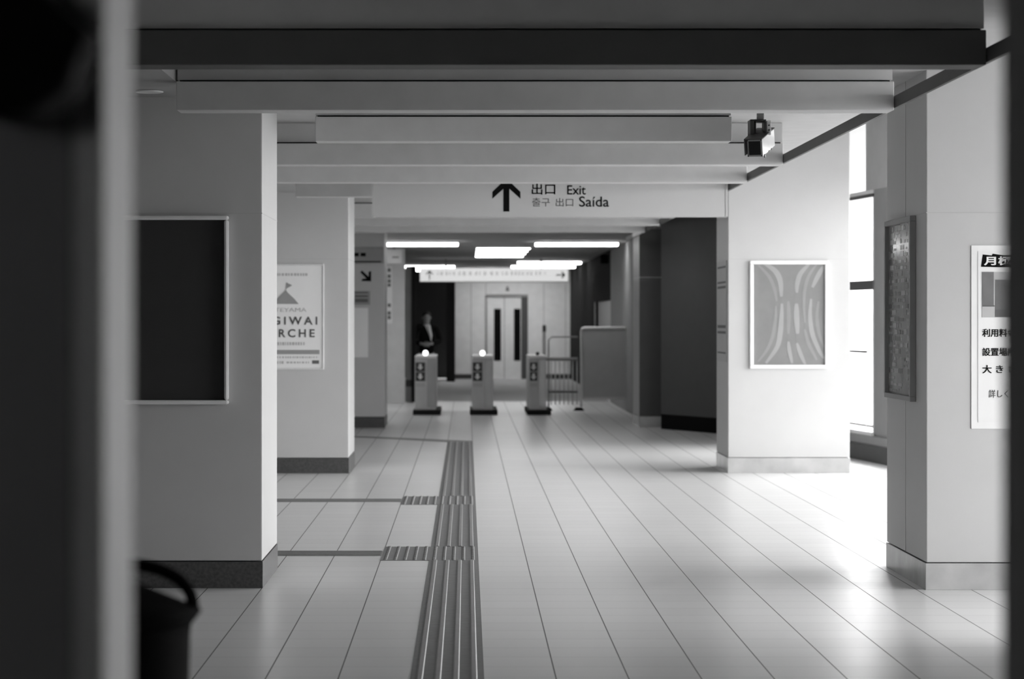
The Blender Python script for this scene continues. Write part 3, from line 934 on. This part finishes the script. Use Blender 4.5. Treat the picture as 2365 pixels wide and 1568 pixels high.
# fluorescent lights of the gate hall, then unseen ones added for brightness
def lamp(x0, x1, Y, label, h=.045):
    r = thing('fluorescent_light', label, 'ceiling light', ((x0 + x1) / 2, Y, 2.70), 'fluorescent lights of the gate hall')
    MB().box(x0 - .02, x1 + .02, Y - .13, Y + .13, 2.725, 2.749, .005).build('housing', 'farceil', r)
    MB().box(x0, x1, Y - .12, Y + .12, 2.725 - h, 2.725, .006).build('diffuser', 'tube', r)
lamp(-1.36, -.14, 39.2, 'fluorescent light close to the small white box sign')
lamp(1.11, 2.45, 39.2, 'fluorescent light above the barriers')
for i, (Y, t) in enumerate(((42.0, 'closest'), (43.6, 'second'), (45.3, 'third'), (47.2, 'last'))):
    lamp(.17, 1.10, Y, t + ' tube of the four-tube group in the middle of the gate hall ceiling', .014)
lamp(1.09, 2.45, 51.8, 'upper of two fluorescent lights above the right-arrow end of the backlit sign')
lamp(-1.47, -.28, 55.8, 'fluorescent light above the up-arrow end of the backlit sign')
lamp(1.03, 2.5, 55.8, 'lower of two fluorescent lights, touching the right-arrow end of the backlit sign')
for Y in (58.6, 59.4):  # unseen lamps added to brighten the back wall
    for x in (-.9, .5, 1.7):
        lamp(x - .55, x + .55, Y, 'added unseen light behind the backlit sign, close to the far doors')
lamp(1.2, 2.3, 31.8, 'added unseen light behind the last ceiling beam')  # unseen lamp added to brighten the slim pillar and nearby floor
for Y in (36.5, 40.5):  # unseen lamps added to throw more light on the gates
    for x in (-3.6, -2.1):
        lamp(x - .6, x + .6, Y, 'added unseen light behind the diagonal arrow sign pillar')

# ------------------------------------------------------------------ person behind the left gate
def skin_mesh(name, verts, edges, radii, material, parent, root=0, sub=2):
    me = bpy.data.meshes.new(name)
    off = Vector(parent.location)
    me.from_pydata([tuple(Vector(v) - off) for v in verts], edges, [])
    o = bpy.data.objects.new(name, me); COL.objects.link(o)
    mod = o.modifiers.new('skin', 'SKIN')
    lay = me.skin_vertices[0] if me.skin_vertices else None
    if lay is None:
        bm = bmesh.new(); bm.from_mesh(me); bm.verts.layers.skin.verify(); bm.to_mesh(me); bm.free()
        lay = me.skin_vertices[0]
    for i, rr in enumerate(radii):
        lay.data[i].radius = rr if isinstance(rr, tuple) else (rr, rr)
        lay.data[i].use_root = (i == root)
    mod.use_smooth_shade = True
    s2 = o.modifiers.new('sub', 'SUBSURF'); s2.levels = sub; s2.render_levels = sub
    dg = bpy.context.evaluated_depsgraph_get()
    nm = bpy.data.meshes.new_from_object(o.evaluated_get(dg))
    nm.name = name
    bpy.data.objects.remove(o)
    ob = bpy.data.objects.new(name, nm); COL.objects.link(ob)
    nm.materials.clear(); nm.materials.append(M[material])
    ob.parent = parent
    return ob
PY = 44.4
PX = -.735
pr = thing('person', 'person in a dark suit and white shirt behind a lit ticket gate', 'person', (PX, PY, 0))
def P(x, y, z): return (PX + x, PY + y, z)
# body: pelvis root, spine, neck, head, legs, arms with hands joined at the waist
V = [P(0, 0, .86), P(0, 0, 1.02), P(0, 0, 1.20), P(0, 0, 1.33), P(0, -.005, 1.40), P(0, -.015, 1.47), P(0, -.02, 1.55), P(0, -.01, 1.60)]
E = [(i, i + 1) for i in range(7)]
Rr = [(.13, .10), (.115, .085), (.135, .095), (.105, .075), (.048, .05), (.068, .08), (.074, .09), (.05, .06)]
for sg in (-1, 1):
    b0 = len(V)
    V += [P(.085 * sg, 0, .80), P(.095 * sg, -.01, .46), P(.10 * sg, .01, .09), P(.105 * sg, -.09, .045)]
    Rr += [(.085, .085), (.055, .06), (.038, .04), (.035, .03)]
    E += [(0, b0), (b0, b0 + 1), (b0 + 1, b0 + 2), (b0 + 2, b0 + 3)]
    a0 = len(V)
    V += [P(.175 * sg, 0, 1.335), P(.235 * sg, .02, 1.09), P(.09 * sg, -.20, 1.045), P(.04 * sg, -.225, 1.035)]
    Rr += [(.055, .055), (.042, .042), (.028, .028), (.03, .018)]
    E += [(3, a0), (a0, a0 + 1), (a0 + 1, a0 + 2), (a0 + 2, a0 + 3)]
    for q in range(5):                    # four fingers and a thumb, curled over the other hand
        c0 = len(V)
        if q < 4:
            zz = 1.058 - q * .018
            V += [P(.005 * sg, -.235 - .004 * q, zz), P(-.030 * sg, -.238, zz - .004), P(-.052 * sg, -.225, zz - .010)]
        else:
            V += [P(.045 * sg, -.245, 1.062), P(.02 * sg, -.252, 1.078), P(.0, -.252, 1.082)]
        Rr += [.0085, .008, .0065]
        E += [(a0 + 3, c0), (c0, c0 + 1), (c0 + 1, c0 + 2)]
body = skin_mesh('body', V, E, Rr, 'skin', pr)
# face: eyes, brows, nose, mouth, ears are small forms on the head
MB().ball(P(0, -.105, 1.515), .014, (.8, 1.1, 1.5), 10, 8).build('nose', 'skin', pr)
MB().ball(P(0, -.096, 1.475), .018, (1.4, .4, .3), 8, 6).build('mouth', 'greyprint', pr)
for sg in (-1, 1):
    MB().ball(P(.074 * sg, -.01, 1.52), .024, (.4, .7, 1.2), 10, 8).build('ear', 'skin', pr)
    MB().ball(P(.03 * sg, -.093, 1.537), .009, (1.4, .6, .7), 8, 6).build('eye', 'hair', pr)
m = MB(); m.ball(P(0, .012, 1.572), .088, (.93, 1.06, .72)); m.ball(P(0, .045, 1.53), .075, (.98, .9, 1.0)); m.build('hair', 'hair', pr)
# jacket
V = [P(0, 0, .80), P(0, 0, .98), P(0, 0, 1.20), P(0, 0, 1.345)]
E = [(0, 1), (1, 2), (2, 3)]
Rr = [(.165, .12), (.148, .11), (.165, .118), (.115, .085)]
for sg in (-1, 1):
    a0 = len(V)
    V += [P(.18 * sg, 0, 1.335), P(.245 * sg, .02, 1.09), P(.105 * sg, -.19, 1.048)]
    Rr += [(.066, .066), (.056, .056), (.042, .042)]
    E += [(3, a0), (a0, a0 + 1), (a0 + 1, a0 + 2)]
skin_mesh('jacket', V, E, Rr, 'suit', pr)
V = [P(0, 0, .86)]; E = []; Rr = [(.15, .115)]
for sg in (-1, 1):
    b0 = len(V)
    V += [P(.088 * sg, 0, .78), P(.097 * sg, -.01, .46), P(.10 * sg, .01, .06)]
    Rr += [(.098, .098), (.072, .075), (.062, .066)]
    E += [(0, b0), (b0, b0 + 1), (b0 + 1, b0 + 2)]
skin_mesh('trousers', V, E, Rr, 'suit', pr)
for sg in (-1, 1):
    MB().ball(P(.105 * sg, -.06, .04), .05, (.95, 2.4, .8)).build('shoe', 'black', pr)
m = MB()
m.prism([(PX + a, b) for a, b in ((-.035, 1.39), (.065, 1.385), (.105, 1.20), (.085, 1.08), (.03, 1.24))], PY - .135, PY - .085, axis='y', bev=.01)
m.build('shirt_front', 'shirt', pr)
m = MB()
m.prism([(PX + a, b) for a, b in ((.0, 1.375), (.03, 1.375), (.03, 1.34), (.085, 1.12), (.06, 1.15), (.005, 1.33))], PY - .142, PY - .13, axis='y', bev=.003)
m.build('necktie', 'greyprint', pr)
